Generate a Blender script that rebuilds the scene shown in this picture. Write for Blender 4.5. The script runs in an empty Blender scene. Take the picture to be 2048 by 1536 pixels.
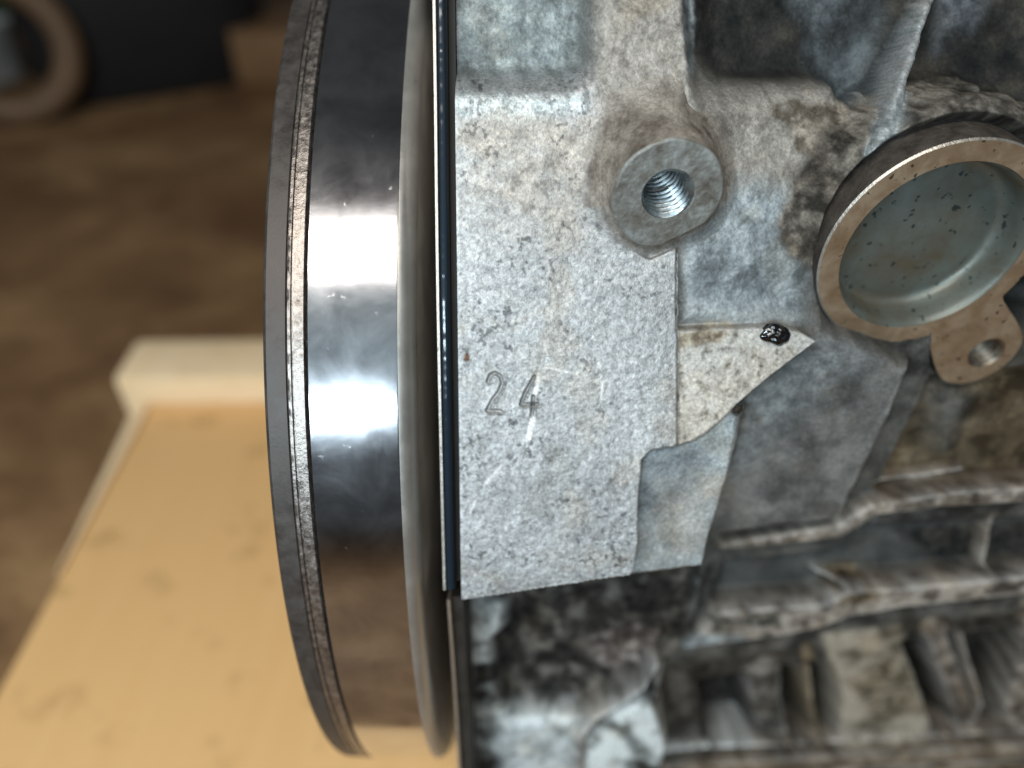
import bpy, bmesh, math, random
import numpy as np
from mathutils import Vector, Matrix, noise as mnoise

random.seed(7)
rng = np.random.default_rng(11)
scene = bpy.context.scene

# ---------------------------------------------------------------- camera, world, lamps, exposure
S = 0.154                       # metres per modelling unit
TH = math.radians(40.0)         # camera looks down by this angle
CT, ST = math.cos(TH), math.sin(TH)
CAM_H = 3.2 * S                 # camera height over the floor
FPX = 1500.0                    # focal length in pixels of a 2048 wide picture

def W(x, y, z):                 # engine frame (right, down the tilted block, into the block) -> world metres
    return Vector((x * S, (z * CT - y * ST) * S, CAM_H + (-y * CT - z * ST) * S))

cam_d = bpy.data.cameras.new('camera')
cam = bpy.data.objects.new('camera', cam_d)
scene.collection.objects.link(cam)
cam.location = (0, 0, CAM_H)
cam.rotation_euler = (math.pi / 2 - TH, 0, 0)
cam_d.sensor_width = 36.0
cam_d.lens = 36.0 * FPX / 2048.0
cam_d.clip_start = 0.01
cam_d.clip_end = 60.0
cam_d.dof.use_dof = True
cam_d.dof.focus_distance = 1.0 * S
cam_d.dof.aperture_fstop = 5.2
scene.camera = cam

world = bpy.data.worlds.new('World')
scene.world = world
world.use_nodes = True
world.node_tree.nodes['Background'].inputs[0].default_value = (0.88, 0.96, 1.0, 1)
world.node_tree.nodes['Background'].inputs[1].default_value = 0.05

def area_lamp(name, pos, target, sx, sy, power, color):
    d = bpy.data.lights.new(name, 'AREA')
    d.shape = 'RECTANGLE'; d.size = sx; d.size_y = sy
    d.energy = power; d.color = color
    o = bpy.data.objects.new(name, d)
    scene.collection.objects.link(o)
    o.location = pos
    dirv = (Vector(target) - Vector(pos)).normalized()
    xa = Vector((1, 0, 0)); za = -dirv
    ya = za.cross(xa).normalized(); xa = ya.cross(za).normalized()
    o.rotation_euler = Matrix((xa, ya, za)).transposed().to_euler()
    return o

rim_pt = W(-0.2, -0.05, 1.0)
def lamp_at(dx, dy, dz, dist):
    v = W(dx, dy, dz) - W(0, 0, 0)
    return rim_pt + v.normalized() * dist
area_lamp('warm_ceiling_lamp', lamp_at(-0.20, -0.364, -0.954, 1.3), rim_pt, 1.0, 0.22, 12.5, (1.0, 0.95, 0.88))
area_lamp('cool_tube_lamp', lamp_at(-0.34, 0.300, -0.962, 1.1), rim_pt, 0.9, 0.012, 10.5, (0.72, 0.89, 1.0))
area_lamp('broad_front_fill', lamp_at(0.05, -0.02, -0.95, 1.6), rim_pt, 3.2, 0.80, 2.6, (0.72, 0.92, 1.0))  # wide soft fill added to grey the rim's reflection and light the flywheel face

scene.view_settings.view_transform = 'Standard'
scene.view_settings.look = 'None'
scene.view_settings.exposure = 0.0
scene.view_settings.gamma = 1.0
scene.view_settings.use_curve_mapping = False
scene.cycles.use_denoising = True

# ---------------------------------------------------------------- helpers
def link(o, parent=None):
    scene.collection.objects.link(o)
    if parent is not None:
        o.parent = parent
    return o

def tag(o, label, cat=None, group=None, kind=None):
    o['label'] = label
    if cat: o['category'] = cat
    if group: o['group'] = group
    if kind: o['kind'] = kind
    return o

def empty(name, loc=(0, 0, 0)):
    o = bpy.data.objects.new(name, None)
    scene.collection.objects.link(o)
    o.location = loc
    o.empty_display_size = 0.02
    return o

def mesh_obj(name, verts, faces, mat, parent=None, smooth=True, sharp=None):
    me = bpy.data.meshes.new(name)
    me.from_pydata([tuple(v) for v in verts], [], faces)
    me.validate()
    if smooth:
        me.polygons.foreach_set('use_smooth', [True] * len(me.polygons))
    if sharp:
        me.set_sharp_from_angle(angle=math.radians(sharp))
    me.materials.append(mat)
    o = bpy.data.objects.new(name, me)
    link(o)
    if parent is not None:
        o.parent = parent
        o.matrix_parent_inverse = parent.matrix_basis.inverted()
    return o

def bm_obj(name, bm, mat, parent=None, smooth=False, sharp=None):
    me = bpy.data.meshes.new(name)
    bm.normal_update(); bm.to_mesh(me); bm.free()
    if smooth:
        me.polygons.foreach_set('use_smooth', [True] * len(me.polygons))
        if sharp: me.set_sharp_from_angle(angle=math.radians(sharp))
    me.materials.append(mat)
    o = bpy.data.objects.new(name, me); link(o)
    if parent is not None:
        o.parent = parent
        o.matrix_parent_inverse = parent.matrix_basis.inverted()
    return o

def box_bm(x0, x1, y0, y1, z0, z1, bev=0.002, seg=2):
    bm = bmesh.new()
    bmesh.ops.create_cube(bm, size=1.0)
    for v in bm.verts:
        v.co = Vector(((x0 + x1) / 2 + v.co.x * (x1 - x0), (y0 + y1) / 2 + v.co.y * (y1 - y0), (z0 + z1) / 2 + v.co.z * (z1 - z0)))
    if bev:
        bmesh.ops.bevel(bm, geom=list(bm.edges), offset=bev, segments=seg, affect='EDGES', profile=0.6)
    return bm

# ---------------------------------------------------------------- materials
def new_mat(name):
    m = bpy.data.materials.new(name); m.use_nodes = True
    nt = m.node_tree
    return m, nt, nt.nodes['Principled BSDF']

def N(nt, typ, **kw):
    n = nt.nodes.new(typ)
    for k, v in kw.items():
        if k.startswith('in_'):
            key = k[3:]
            key = int(key) if key.isdigit() else key.replace('_', ' ')
            n.inputs[key].default_value = v
        else:
            setattr(n, k, v)
    return n

def ramp(nt, src, stops):
    r = nt.nodes.new('ShaderNodeValToRGB')
    e = r.color_ramp.elements
    while len(e) < len(stops): e.new(0.5)
    for i, (p, c) in enumerate(stops):
        e[i].position = p
        e[i].color = c if len(c) == 4 else (*c, 1)
    nt.links.new(src, r.inputs[0])
    return r

def geo_pos(nt):
    return nt.nodes.new('ShaderNodeNewGeometry').outputs['Position']

def noise_n(nt, pos, scale, detail=4.0, rough=0.6, dist=0.0):
    n = N(nt, 'ShaderNodeTexNoise')
    n.inputs['Scale'].default_value = scale
    n.inputs['Detail'].default_value = detail
    n.inputs['Roughness'].default_value = rough
    n.inputs['Distortion'].default_value = dist
    nt.links.new(pos, n.inputs['Vector'])
    return n

def cast_attr_material():
    """cast aluminium skin; colour and cleanliness come from the casting's own stains"""
    m, nt, b = new_mat('cast_aluminium_skin')
    L = nt.links
    pos = geo_pos(nt)
    at = N(nt, 'ShaderNodeAttribute', attribute_name='skin')
    ac = N(nt, 'ShaderNodeAttribute', attribute_name='clean')
    n1 = noise_n(nt, pos, 1500, 3, 0.65)
    r1 = ramp(nt, n1.outputs['Fac'], [(0.34, (0.74, 0.74, 0.75)), (0.66, (1.24, 1.24, 1.23))])
    mx = N(nt, 'ShaderNodeMix', data_type='RGBA', blend_type='MULTIPLY', in_0=1.0)
    L.new(at.outputs['Color'], mx.inputs[6]); L.new(r1.outputs[0], mx.inputs[7])
    L.new(mx.outputs[2], b.inputs['Base Color'])
    mm = N(nt, 'ShaderNodeMath', operation='MULTIPLY', in_1=0.85)
    L.new(ac.outputs['Fac'], mm.inputs[0]); L.new(mm.outputs[0], b.inputs['Metallic'])
    rr = N(nt, 'ShaderNodeMapRange', in_1=0.0, in_2=1.0, in_3=0.72, in_4=0.43)
    L.new(ac.outputs['Fac'], rr.inputs[0]); L.new(rr.outputs[0], b.inputs['Roughness'])
    sp = N(nt, 'ShaderNodeMapRange', in_1=0.05, in_2=0.4, in_3=0.05, in_4=0.5)
    L.new(ac.outputs['Fac'], sp.inputs[0]); L.new(sp.outputs[0], b.inputs['Specular IOR Level'])
    n2 = noise_n(nt, pos, 2800, 3, 0.6)
    bp = N(nt, 'ShaderNodeBump'); bp.inputs['Strength'].default_value = 0.55; bp.inputs['Distance'].default_value = 0.00026
    L.new(n2.outputs['Fac'], bp.inputs['Height']); L.new(bp.outputs[0], b.inputs['Normal'])
    return m

def stained_metal(name, cols, scale, metallic, rough, bump, bscale=1800, spots=None, rough_var=0.1):
    m, nt, b = new_mat(name); L = nt.links
    pos = geo_pos(nt)
    n1 = noise_n(nt, pos, scale, 6, 0.62, 0.3)
    k = len(cols)
    r = ramp(nt, n1.outputs['Fac'], [(0.3 + 0.4 * i / max(1, k - 1), c) for i, c in enumerate(cols)])
    out = r.outputs[0]
    if spots:
        sc, thr, col = spots
        n3 = noise_n(nt, pos, sc, 2, 0.5)
        r3 = ramp(nt, n3.outputs['Fac'], [(thr, (0, 0, 0)), (thr + 0.06, (1, 1, 1))])
        mx = N(nt, 'ShaderNodeMix', data_type='RGBA')
        L.new(r3.outputs[0], mx.inputs[0]); L.new(out, mx.inputs[6]); mx.inputs[7].default_value = (*col, 1)
        out = mx.outputs[2]
    L.new(out, b.inputs['Base Color'])
    b.inputs['Metallic'].default_value = metallic
    rm = N(nt, 'ShaderNodeMapRange', in_1=0.3, in_2=0.7, in_3=rough - rough_var, in_4=rough + rough_var)
    L.new(n1.outputs['Fac'], rm.inputs[0]); L.new(rm.outputs[0], b.inputs['Roughness'])
    if bump:
        n2 = noise_n(nt, pos, bscale, 4, 0.6)
        bp = N(nt, 'ShaderNodeBump'); bp.inputs['Strength'].default_value = bump; bp.inputs['Distance'].default_value = 0.0003
        L.new(n2.outputs['Fac'], bp.inputs['Height']); L.new(bp.outputs[0], b.inputs['Normal'])
    return m

def turned_metal(name, col, rough, aniso, streak, smear):
    """lathe-turned steel: grooves run round the axis, faint oily smears"""
    m, nt, b = new_mat(name); L = nt.links
    pos = geo_pos(nt)
    mp = N(nt, 'ShaderNodeMapping'); mp.inputs['Scale'].default_value = (1.0, 0.012, 0.012)
    L.new(pos, mp.inputs['Vector'])
    n1 = noise_n(nt, mp.outputs[0], 2600, 4, 0.7)
    n2 = noise_n(nt, pos, 70, 5, 0.6, 0.4)
    n4 = noise_n(nt, pos, 420, 2, 0.5)
    spk = ramp(nt, n4.outputs['Fac'], [(0.70, (0, 0, 0)), (0.78, (1, 1, 1))])
    r2 = ramp(nt, n2.outputs['Fac'], [(0.32, (col[0] * 0.72, col[1] * 0.70, col[2] * 0.70)), (0.62, col)])
    L.new(r2.outputs[0], b.inputs['Base Color'])
    b.inputs['Metallic'].default_value = 1.0
    mr = N(nt, 'ShaderNodeMapRange', in_1=0.3, in_2=0.75, in_3=rough, in_4=rough + smear)
    L.new(n2.outputs['Fac'], mr.inputs[0])
    ad = N(nt, 'ShaderNodeMath', operation='MULTIPLY_ADD', in_1=0.12)
    L.new(spk.outputs[0], ad.inputs[0]); L.new(mr.outputs[0], ad.inputs[2])
    L.new(ad.outputs[0], b.inputs['Roughness'])
    bp = N(nt, 'ShaderNodeBump'); bp.inputs['Strength'].default_value = streak; bp.inputs['Distance'].default_value = 0.0001
    L.new(n1.outputs['Fac'], bp.inputs['Height']); L.new(bp.outputs[0], b.inputs['Normal'])
    return m

M_CAST = cast_attr_material()
M_RIM = turned_metal('polished_turned_steel', (0.60, 0.60, 0.62), 0.12, 0, 0.12, 0.08)
M_RIM.node_tree.nodes['Principled BSDF'].inputs['Coat Weight'].default_value = 0.8
M_RIM.node_tree.nodes['Principled BSDF'].inputs['Coat Roughness'].default_value = 0.04
M_FACE = turned_metal('satin_steel_face', (0.56, 0.52, 0.47), 0.30, 0, 0.2, 0.10)
M_FACE.node_tree.nodes['Principled BSDF'].inputs['Metallic'].default_value = 0.55
M_CHAM = stained_metal('satin_chamfer', [(0.36, 0.34, 0.31), (0.46, 0.44, 0.405)], 120, 0.65, 0.36, 0.1, 900)
M_BAND = stained_metal('dark_steel_band', [(0.05, 0.042, 0.038), (0.075, 0.065, 0.059), (0.10, 0.088, 0.08)], 260, 0.5, 0.5, 0.12, 1500)
M_RING = stained_metal('scuffed_steel_ring', [(0.14, 0.12, 0.105), (0.30, 0.265, 0.24), (0.48, 0.43, 0.39)], 700, 0.9, 0.38, 0.4, 1300)
M_BOSSF = stained_metal('boss_face_metal', [(0.15, 0.138, 0.118), (0.22, 0.215, 0.195), (0.29, 0.305, 0.29), (0.44, 0.47, 0.455)], 300, 0.45, 0.55, 0.5, 1700)
M_BOSSB = stained_metal('boss_body_metal', [(0.10, 0.075, 0.055), (0.20, 0.16, 0.125), (0.38, 0.34, 0.29)], 300, 0.25, 0.62, 0.7, 1500)
M_THREAD = stained_metal('thread_metal', [(0.20, 0.225, 0.23), (0.38, 0.42, 0.43)], 500, 0.9, 0.36, 0.1)
M_THREAD2 = stained_metal('oily_thread', [(0.10, 0.08, 0.06), (0.26, 0.22, 0.17)], 500, 0.8, 0.42, 0.1)
M_FLANGE = stained_metal('machined_flange', [(0.25, 0.165, 0.10), (0.34, 0.245, 0.16), (0.44, 0.345, 0.25)], 160, 0.55, 0.45, 0.15, 900, (560, 0.66, (0.06, 0.045, 0.03)))
M_LUG = stained_metal('machined_lug', [(0.22, 0.14, 0.07), (0.36, 0.25, 0.13)], 260, 0.45, 0.5, 0.2, 900, (650, 0.56, (0.06, 0.045, 0.025)))
M_FLSIDE = stained_metal('flange_side_metal', [(0.03, 0.025, 0.02), (0.085, 0.07, 0.058)], 300, 0.2, 0.65, 0.8, 1200)
M_PLUG = stained_metal('galvanised_plug', [(0.13, 0.105, 0.07), (0.14, 0.15, 0.13), (0.16, 0.185, 0.172)], 90, 0.45, 0.42, 0.12, 900, (520, 0.635, (0.035, 0.05, 0.05)))
M_PLATE = stained_metal('cut_plate_edge', [(0.42, 0.38, 0.33), (0.60, 0.56, 0.50)], 900, 0.75, 0.40, 0.5, 1500)
M_SEAL, nt_, b_ = new_mat('black_sealant')
b_.inputs['Base Color'].default_value = (0.012, 0.02, 0.03, 1); b_.inputs['Roughness'].default_value = 0.16
M_DARK = stained_metal('rear_face_metal', [(0.02, 0.018, 0.016), (0.05, 0.045, 0.04)], 200, 0.3, 0.6, 0.3)
M_OIL, nt_, b_ = new_mat('black_oil')
b_.inputs['Base Color'].default_value = (0.006, 0.006, 0.007, 1); b_.inputs['Roughness'].default_value = 0.05
b_.inputs['Coat Weight'].default_value = 0.5
M_CRUST = stained_metal('dried_grime', [(0.012, 0.008, 0.006), (0.03, 0.02, 0.014)], 500, 0.0, 0.6, 0.5)

def wood_material(name, c1, c2, c3):
    m, nt, b = new_mat(name); L = nt.links
    pos = geo_pos(nt)
    mp = N(nt, 'ShaderNodeMapping'); mp.inputs['Scale'].default_value = (1.0, 0.08, 1.0)
    L.new(pos, mp.inputs['Vector'])
    n1 = noise_n(nt, mp.outputs[0], 60, 5, 0.6, 0.6)
    n2 = noise_n(nt, pos, 13, 4, 0.55)
    n3 = noise_n(nt, pos, 30, 3, 0.6)
    r1 = ramp(nt, n1.outputs['Fac'], [(0.3, c1), (0.7, c2)])
    r2 = ramp(nt, n3.outputs['Fac'], [(0.60, (0, 0, 0)), (0.78, (1, 1, 1))])
    mx = N(nt, 'ShaderNodeMix', data_type='RGBA')
    L.new(r2.outputs[0], mx.inputs[0]); L.new(r1.outputs[0], mx.inputs[6]); mx.inputs[7].default_value = (*c3, 1)
    L.new(mx.outputs[2], b.inputs['Base Color'])
    b.inputs['Roughness'].default_value = 0.6
    bp = N(nt, 'ShaderNodeBump'); bp.inputs['Strength'].default_value = 0.2; bp.inputs['Distance'].default_value = 0.001
    L.new(n1.outputs['Fac'], bp.inputs['Height']); L.new(bp.outputs[0], b.inputs['Normal'])
    return m
M_PLY = wood_material('pine_board', (0.80, 0.475, 0.195), (0.83, 0.51, 0.222), (0.50, 0.29, 0.11))
M_PINE = wood_material('sawn_pine', (0.86, 0.64, 0.38), (0.90, 0.70, 0.45), (0.78, 0.55, 0.32))

def floor_material():
    m, nt, b = new_mat('brown_concrete'); L = nt.links
    pos = geo_pos(nt)
    mp = N(nt, 'ShaderNodeMapping'); mp.inputs['Scale'].default_value = (1.0, 1.5, 1.0); mp.inputs['Rotation'].default_value = (0, 0, 0.35)
    L.new(pos, mp.inputs['Vector'])
    n1 = noise_n(nt, mp.outputs[0], 4.5, 7, 0.68, 0.5)
    r = ramp(nt, n1.outputs['Fac'], [(0.34, (0.13, 0.061, 0.024)), (0.5, (0.225, 0.122, 0.052)), (0.66, (0.37, 0.22, 0.10))])
    L.new(r.outputs[0], b.inputs['Base Color']); b.inputs['Roughness'].default_value = 0.75
    n2 = noise_n(nt, pos, 40, 6, 0.6)
    bp = N(nt, 'ShaderNodeBump'); bp.inputs['Strength'].default_value = 0.4; bp.inputs['Distance'].default_value = 0.01
    L.new(n2.outputs['Fac'], bp.inputs['Height']); L.new(bp.outputs[0], b.inputs['Normal'])
    return m
M_FLOOR = floor_material()
def plain(name, c, rough=0.6, var=0.7):
    return stained_metal(name, [tuple(v * var for v in c), c], 25, 0.0, rough, 0.2, 200, None, 0.03)
M_TUB = plain('black_plastic', (0.012, 0.011, 0.012), 0.7)
M_HOSE = plain('brown_rubber', (0.20, 0.115, 0.06))
M_GREEN = plain('green_plastic', (0.03, 0.09, 0.035))
M_WHITE = plain('white_cloth', (0.6, 0.62, 0.62))
M_CARD = plain('brown_cardboard', (0.26, 0.14, 0.06))

# ---------------------------------------------------------------- background: floor, boards, things on the floor
def hit(px, py, height):        # where the sight line of a picture point meets a level surface (height in metres)
    kx, ky = (px - 1024) / FPX, (py - 768) / FPX
    z = (CAM_H - height) / S / (ky * CT + ST)
    return W(kx * z, ky * z, z)

fb = bmesh.new()
bmesh.ops.create_grid(fb, x_segments=60, y_segments=60, size=6.0)
for v in fb.verts:
    v.co.y += 3.0
    v.co.z = 0.004 * mnoise.noise(v.co * 2.0)
floor = bm_obj('floor', fb, M_FLOOR, smooth=True)
floor['kind'] = 'structure'

PLY_Z = CAM_H - 2.3 * S
A = hit(0, 1330, PLY_Z); B = hit(285, 808, PLY_Z)
dirp = (B - A); dirp.z = 0; dirp.normalize()
perp = Vector((dirp.y, -dirp.x, 0))          # to the right
yaw = math.atan2(-dirp.x, dirp.y)
def board_obj(name, x0, x1, y0, y1, z0, z1, mat, bev=0.002, parent=None):
    """box in the board's own frame: x to the right of its left edge, y along it measured from its far end"""
    bm = box_bm(x0, x1, y0, y1, z0, z1, bev)
    R = Matrix.Translation(Vector((B.x, B.y, 0))) @ Matrix.Rotation(yaw, 4, 'Z')
    bmesh.ops.transform(bm, matrix=R, verts=bm.verts)
    return bm_obj(name, bm, mat, parent, smooth=True, sharp=35)
pal = empty('wooden_pallet', (B.x, B.y, 0))
tag(pal, 'pale wooden pallet under the flywheel with a smooth yellowish deck board', 'pallet')
board_obj('deck_board', 0.006, 0.9, -0.355, 0.0, PLY_Z - 0.018, PLY_Z, M_PLY, 0.003, pal)
es = -(hit(90, 1150, PLY_Z) - B).length
bm = box_bm(0.0, 1.0, es, -0.002, PLY_Z - 0.018, PLY_Z + 0.0012, 0.0)
for vv in bm.verts:
    t_ = (vv.co.y - es) / (-0.002 - es)
    vv.co.x = 0.0055 - (1 - vv.co.x) * (0.0008 + 0.0085 * t_)
bmesh.ops.transform(bm, matrix=Matrix.Translation(Vector((B.x, B.y, 0))) @ Matrix.Rotation(yaw, 4, 'Z'), verts=bm.verts)
bm_obj('edge_strip', bm, M_PINE, pal)
for xx in (0.012, 0.40, 0.80):
    board_obj('runner', xx, xx + 0.075, -0.35, 0.0, 0.004, PLY_Z - 0.019, M_PINE, 0.003, pal)
cr = board_obj('wooden_batten', -0.016, 0.55, 0.003, 0.050, PLY_Z - 0.075, PLY_Z + 0.021, M_PINE, 0.005)
tag(cr, 'light sawn timber batten lying across the far end of the wooden board', 'batten')

def tub():
    c = hit(270, 185, 0.0)
    t = empty('black_tub', (c.x, c.y + 0.12, 0))
    tag(t, 'big black plastic tub standing on the brown floor, far left', 'tub')
    verts, faces = [], []
    n = 48; prof = [(0.86, 0.003), (0.93, 0.02), (0.97, 0.20), (1.03, 0.52), (1.10, 0.53), (1.10, 0.56), (1.0, 0.56), (0.93, 0.20), (0.88, 0.04)]
    for (s, z) in prof:
        for i in range(n):
            a = 2 * math.pi * i / n
            e = 0.5
            x = 0.225 * s * math.copysign(abs(math.cos(a)) ** e, math.cos(a))
            y = 0.19 * s * math.copysign(abs(math.sin(a)) ** e, math.sin(a))
            verts.append((c.x + x * math.cos(.5) - y * math.sin(.5), c.y + 0.12 + x * math.sin(.5) + y * math.cos(.5), z))
    for k in range(len(prof) - 1):
        for i in range(n):
            j = (i + 1) % n
            faces.append((k * n + i, k * n + j, (k + 1) * n + j, (k + 1) * n + i))
    faces.append(tuple(range(n - 1, -1, -1)))
    faces.append(tuple(range((len(prof) - 1) * n, len(prof) * n)))
    mesh_obj('shell', verts, faces, M_TUB, t, True, 40)
    # rolled rim as its own part
    v2, f2 = [], []
    m = 10
    for i in range(n):
        a = 2 * math.pi * i / n
        e = 0.5
        bx = 0.225 * 1.12 * math.copysign(abs(math.cos(a)) ** e, math.cos(a)); by = 0.19 * 1.12 * math.copysign(abs(math.sin(a)) ** e, math.sin(a))
        for k in range(m):
            q = 2 * math.pi * k / m
            s = 1 + 0.04 * math.cos(q)
            x, y = bx * s, by * s
            v2.append((c.x + x * math.cos(.5) - y * math.sin(.5), c.y + 0.12 + x * math.sin(.5) + y * math.cos(.5), 0.545 + 0.012 * math.sin(q)))
    for i in range(n):
        for k in range(m):
            f2.append((i * m + k, ((i + 1) % n) * m + k, ((i + 1) % n) * m + (k + 1) % m, i * m + (k + 1) % m))
    mesh_obj('rolled_rim', v2, f2, M_TUB, t)
tub()

def torus(name, c, R, r, tiltx, rz, mat, sq=1.0, lumps=0.0):
    v, f = [], []
    n, m = 64, 16
    rot = Matrix.Rotation(rz, 3, 'Z') @ Matrix.Rotation(tiltx, 3, 'X')
    for i in range(n):
        a = 2 * math.pi * i / n
        for k in range(m):
            q = 2 * math.pi * k / m
            rr = R + r * math.cos(q) * (1 + lumps * math.sin(9 * a))
            v.append(Vector(c) + rot @ Vector((rr * math.cos(a), rr * math.sin(a), sq * r * math.sin(q))))
    for i in range(n):
        for k in range(m):
            f.append((i * m + k, ((i + 1) % n) * m + k, ((i + 1) % n) * m + (k + 1) % m, i * m + (k + 1) % m))
    return mesh_obj(name, v, f, mat)
c = hit(2, 95, 0.125)
ty = torus('rubber_hose', (c.x, c.y, 0.125), 0.098, 0.024, math.radians(78), math.radians(18), M_HOSE)
tag(ty, 'coiled brown rubber hose standing beside the black tub at the picture corner', 'hose')

def lathe_simple(name, c, prof, mat, n=28, parent=None):
    v, f = [], []
    for (r, z) in prof:
        for i in range(n):
            a = 2 * math.pi * i / n
            v.append((c[0] + r * math.cos(a), c[1] + r * math.sin(a), c[2] + z))
    for k in range(len(prof) - 1):
        for i in range(n):
            j = (i + 1) % n
            f.append((k * n + i, k * n + j, (k + 1) * n + j, (k + 1) * n + i))
    f.append(tuple(range(n - 1, -1, -1))); f.append(tuple(range((len(prof) - 1) * n, len(prof) * n)))
    return mesh_obj(name, v, f, mat, parent, True, 45)
c = hit(66, 20, 0.0)
gc = lathe_simple('green_can', (c.x, c.y - 0.08, 0.003), [(0.10, 0), (0.11, 0.01), (0.11, 0.30), (0.09, 0.34), (0.03, 0.36), (0.03, 0.40)], M_GREEN)
tag(gc, 'green can standing behind the coiled brown hose', 'can')
c = hit(-4, 168, 0.0)
wc = lathe_simple('white_cup', (c.x, c.y + 0.02, 0.003), [(0.040, 0), (0.044, 0.006), (0.052, 0.10), (0.055, 0.105), (0.047, 0.105), (0.040, 0.02)], M_WHITE)
tag(wc, 'white cup on the floor in front of the brown hose', 'cup')
c = hit(500, 175, 0.0)
cb = empty('cardboard_box', (c.x + 0.14, c.y + 0.12, 0))
tag(cb, 'brown cardboard box on the floor behind the flywheel', 'box')
bm = box_bm(c.x - 0.02, c.x + 0.28, c.y, c.y + 0.25, 0.004, 0.10, 0.004); bm_obj('carton', bm, M_CARD, cb, True, 35)
bm = box_bm(c.x - 0.018, c.x + 0.278, c.y - 0.004, c.y + 0.12, 0.1005, 0.104, 0.001); bm_obj('flap', bm, M_CARD, cb, True, 35)

# ---------------------------------------------------------------- engine: shared frame of the casting
PX = 1420.0                                  # casting units per modelling unit
B0 = np.array([0.0, 0.0, 1.0565]); EX = np.array([1.0, 0, 0])
TT = np.array([0.0, 0.985, 0.1715]); NN = np.array([0.0, -0.1715, 0.985])

def cast_pt(u, v, h):                        # casting coordinates -> engine frame
    return B0 + EX * ((u - 1024) / PX) + TT * ((v - 768) / PX) + NN * (h / PX)
def cast_w(u, v, h):
    p = cast_pt(u, v, h); return W(*p)
def base_h(v):
    d = v - 520.0
    return 72.0 + 0.47 * (0.5 * (d + np.sqrt(d * d + 120.0 ** 2)))
def meas(px, py, hf):                        # measured picture point on a surface hf(u, v) deep -> casting coordinates
    kx, ky = (px - 1024) / FPX, (py - 768) / FPX
    h = 50.0
    for _ in range(40):
        lam = (h / PX + 1.0565 * 0.985) / (0.985 - 0.1715 * ky)
        P = np.array([kx, ky, 1.0]) * lam
        u = 1024 + P[0] * PX; v = 768 + float((P - B0) @ TT) * PX
        h2 = float(hf(u, v)) if callable(hf) else float(hf)
        h = 0.5 * h + 0.5 * h2
    return u, v

# lattice noise on the casting coordinates
def vnoise(u, v, scale, seed):
    r = np.random.default_rng(seed).random((256, 256)).astype(np.float32)
    x, y = u / scale + 1000, v / scale + 1000
    xi, yi = np.floor(x).astype(int), np.floor(y).astype(int)
    fx, fy = (x - xi), (y - yi)
    fx = fx * fx * (3 - 2 * fx); fy = fy * fy * (3 - 2 * fy)
    a = r[yi & 255, xi & 255]; b = r[yi & 255, (xi + 1) & 255]
    c = r[(yi + 1) & 255, xi & 255]; d = r[(yi + 1) & 255, (xi + 1) & 255]
    return (a * (1 - fx) + b * fx) * (1 - fy) + (c * (1 - fx) + d * fx) * fy
def fbm(u, v, scale, octv=4, seed=0, gain=0.55):
    s, amp, tot = 0, 1.0, 0
    for o in range(octv):
        ca, sa = math.cos(o * 1.1 + seed), math.sin(o * 1.1 + seed)
        s = s + amp * vnoise(u * ca - v * sa, u * sa + v * ca, scale / 2 ** o, seed * 17 + o); tot += amp; amp *= gain
    return s / tot
def sstep(a, b, x):
    t = np.clip((x - a) / (b - a), 0, 1); return t * t * (3 - 2 * t)

STEP = 2.2
UG = np.r_[np.arange(917.0, 1720.0, STEP), np.arange(1720.0, 3000.0, 3.8)]
VG = np.r_[np.arange(-170.0, 1320.0, STEP), np.arange(1320.0, 2600.0, 3.8)]
def cut(arr, lo, hi):
    return max(0, int(np.searchsorted(arr, lo)) - 1), min(len(arr), int(np.searchsorted(arr, hi)) + 1)
U, V = np.meshgrid(UG, VG)
H = base_h(V).astype(np.float64)
H += 10 * (fbm(U, V, 160, 3, 5) - 0.5)
COL = np.zeros(U.shape + (3,)); CLEAN = np.zeros(U.shape); LAB = np.zeros(U.shape, dtype=np.int32)
LABELS = ['side_wall']

# palettes (albedo): dark grease and painted shade -> bare casting
GREY = [(0.21, 0.207, 0.20), (0.345, 0.346, 0.343), (0.475, 0.48, 0.477)]
BLUE = [(0.13, 0.145, 0.15), (0.26, 0.295, 0.31), (0.42, 0.465, 0.48)]
TAN = [(0.11, 0.10, 0.083), (0.265, 0.245, 0.215), (0.385, 0.36, 0.32)]
CREAM = [(0.13, 0.115, 0.095), (0.39, 0.375, 0.34), (0.53, 0.515, 0.48)]
WALL = [(0.025, 0.025, 0.023), (0.068, 0.067, 0.062), (0.115, 0.112, 0.102)]
BROWN = [(0.035, 0.026, 0.016), (0.11, 0.085, 0.055), (0.22, 0.18, 0.125)]
RIBC = [(0.04, 0.034, 0.026), (0.19, 0.165, 0.138), (0.38, 0.345, 0.30)]
SOOT_SHADE = [(0.008, 0.009, 0.009), (0.022, 0.022, 0.02), (0.05, 0.045, 0.038)]  # near black: grease, dark joints and the painted shade of the cavities
FROST = [(0.02, 0.02, 0.018), (0.22, 0.24, 0.235), (0.66, 0.71, 0.71)]

def paint(pal, u, v, scale, seed, lo=0.3, hi=0.7, octv=5):
    n = np.clip((fbm(u, v, scale, octv, seed, 0.62) - lo) / (hi - lo), 0, 1)[..., None]
    c0, c1, c2 = (np.array(c) for c in pal)
    return np.where(n < 0.5, c0 + (c1 - c0) * n * 2, c1 + (c2 - c1) * (n * 2 - 1))

COL[:] = paint(WALL, U, V, 60, 3)
CLEAN[:] = 0.15

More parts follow.
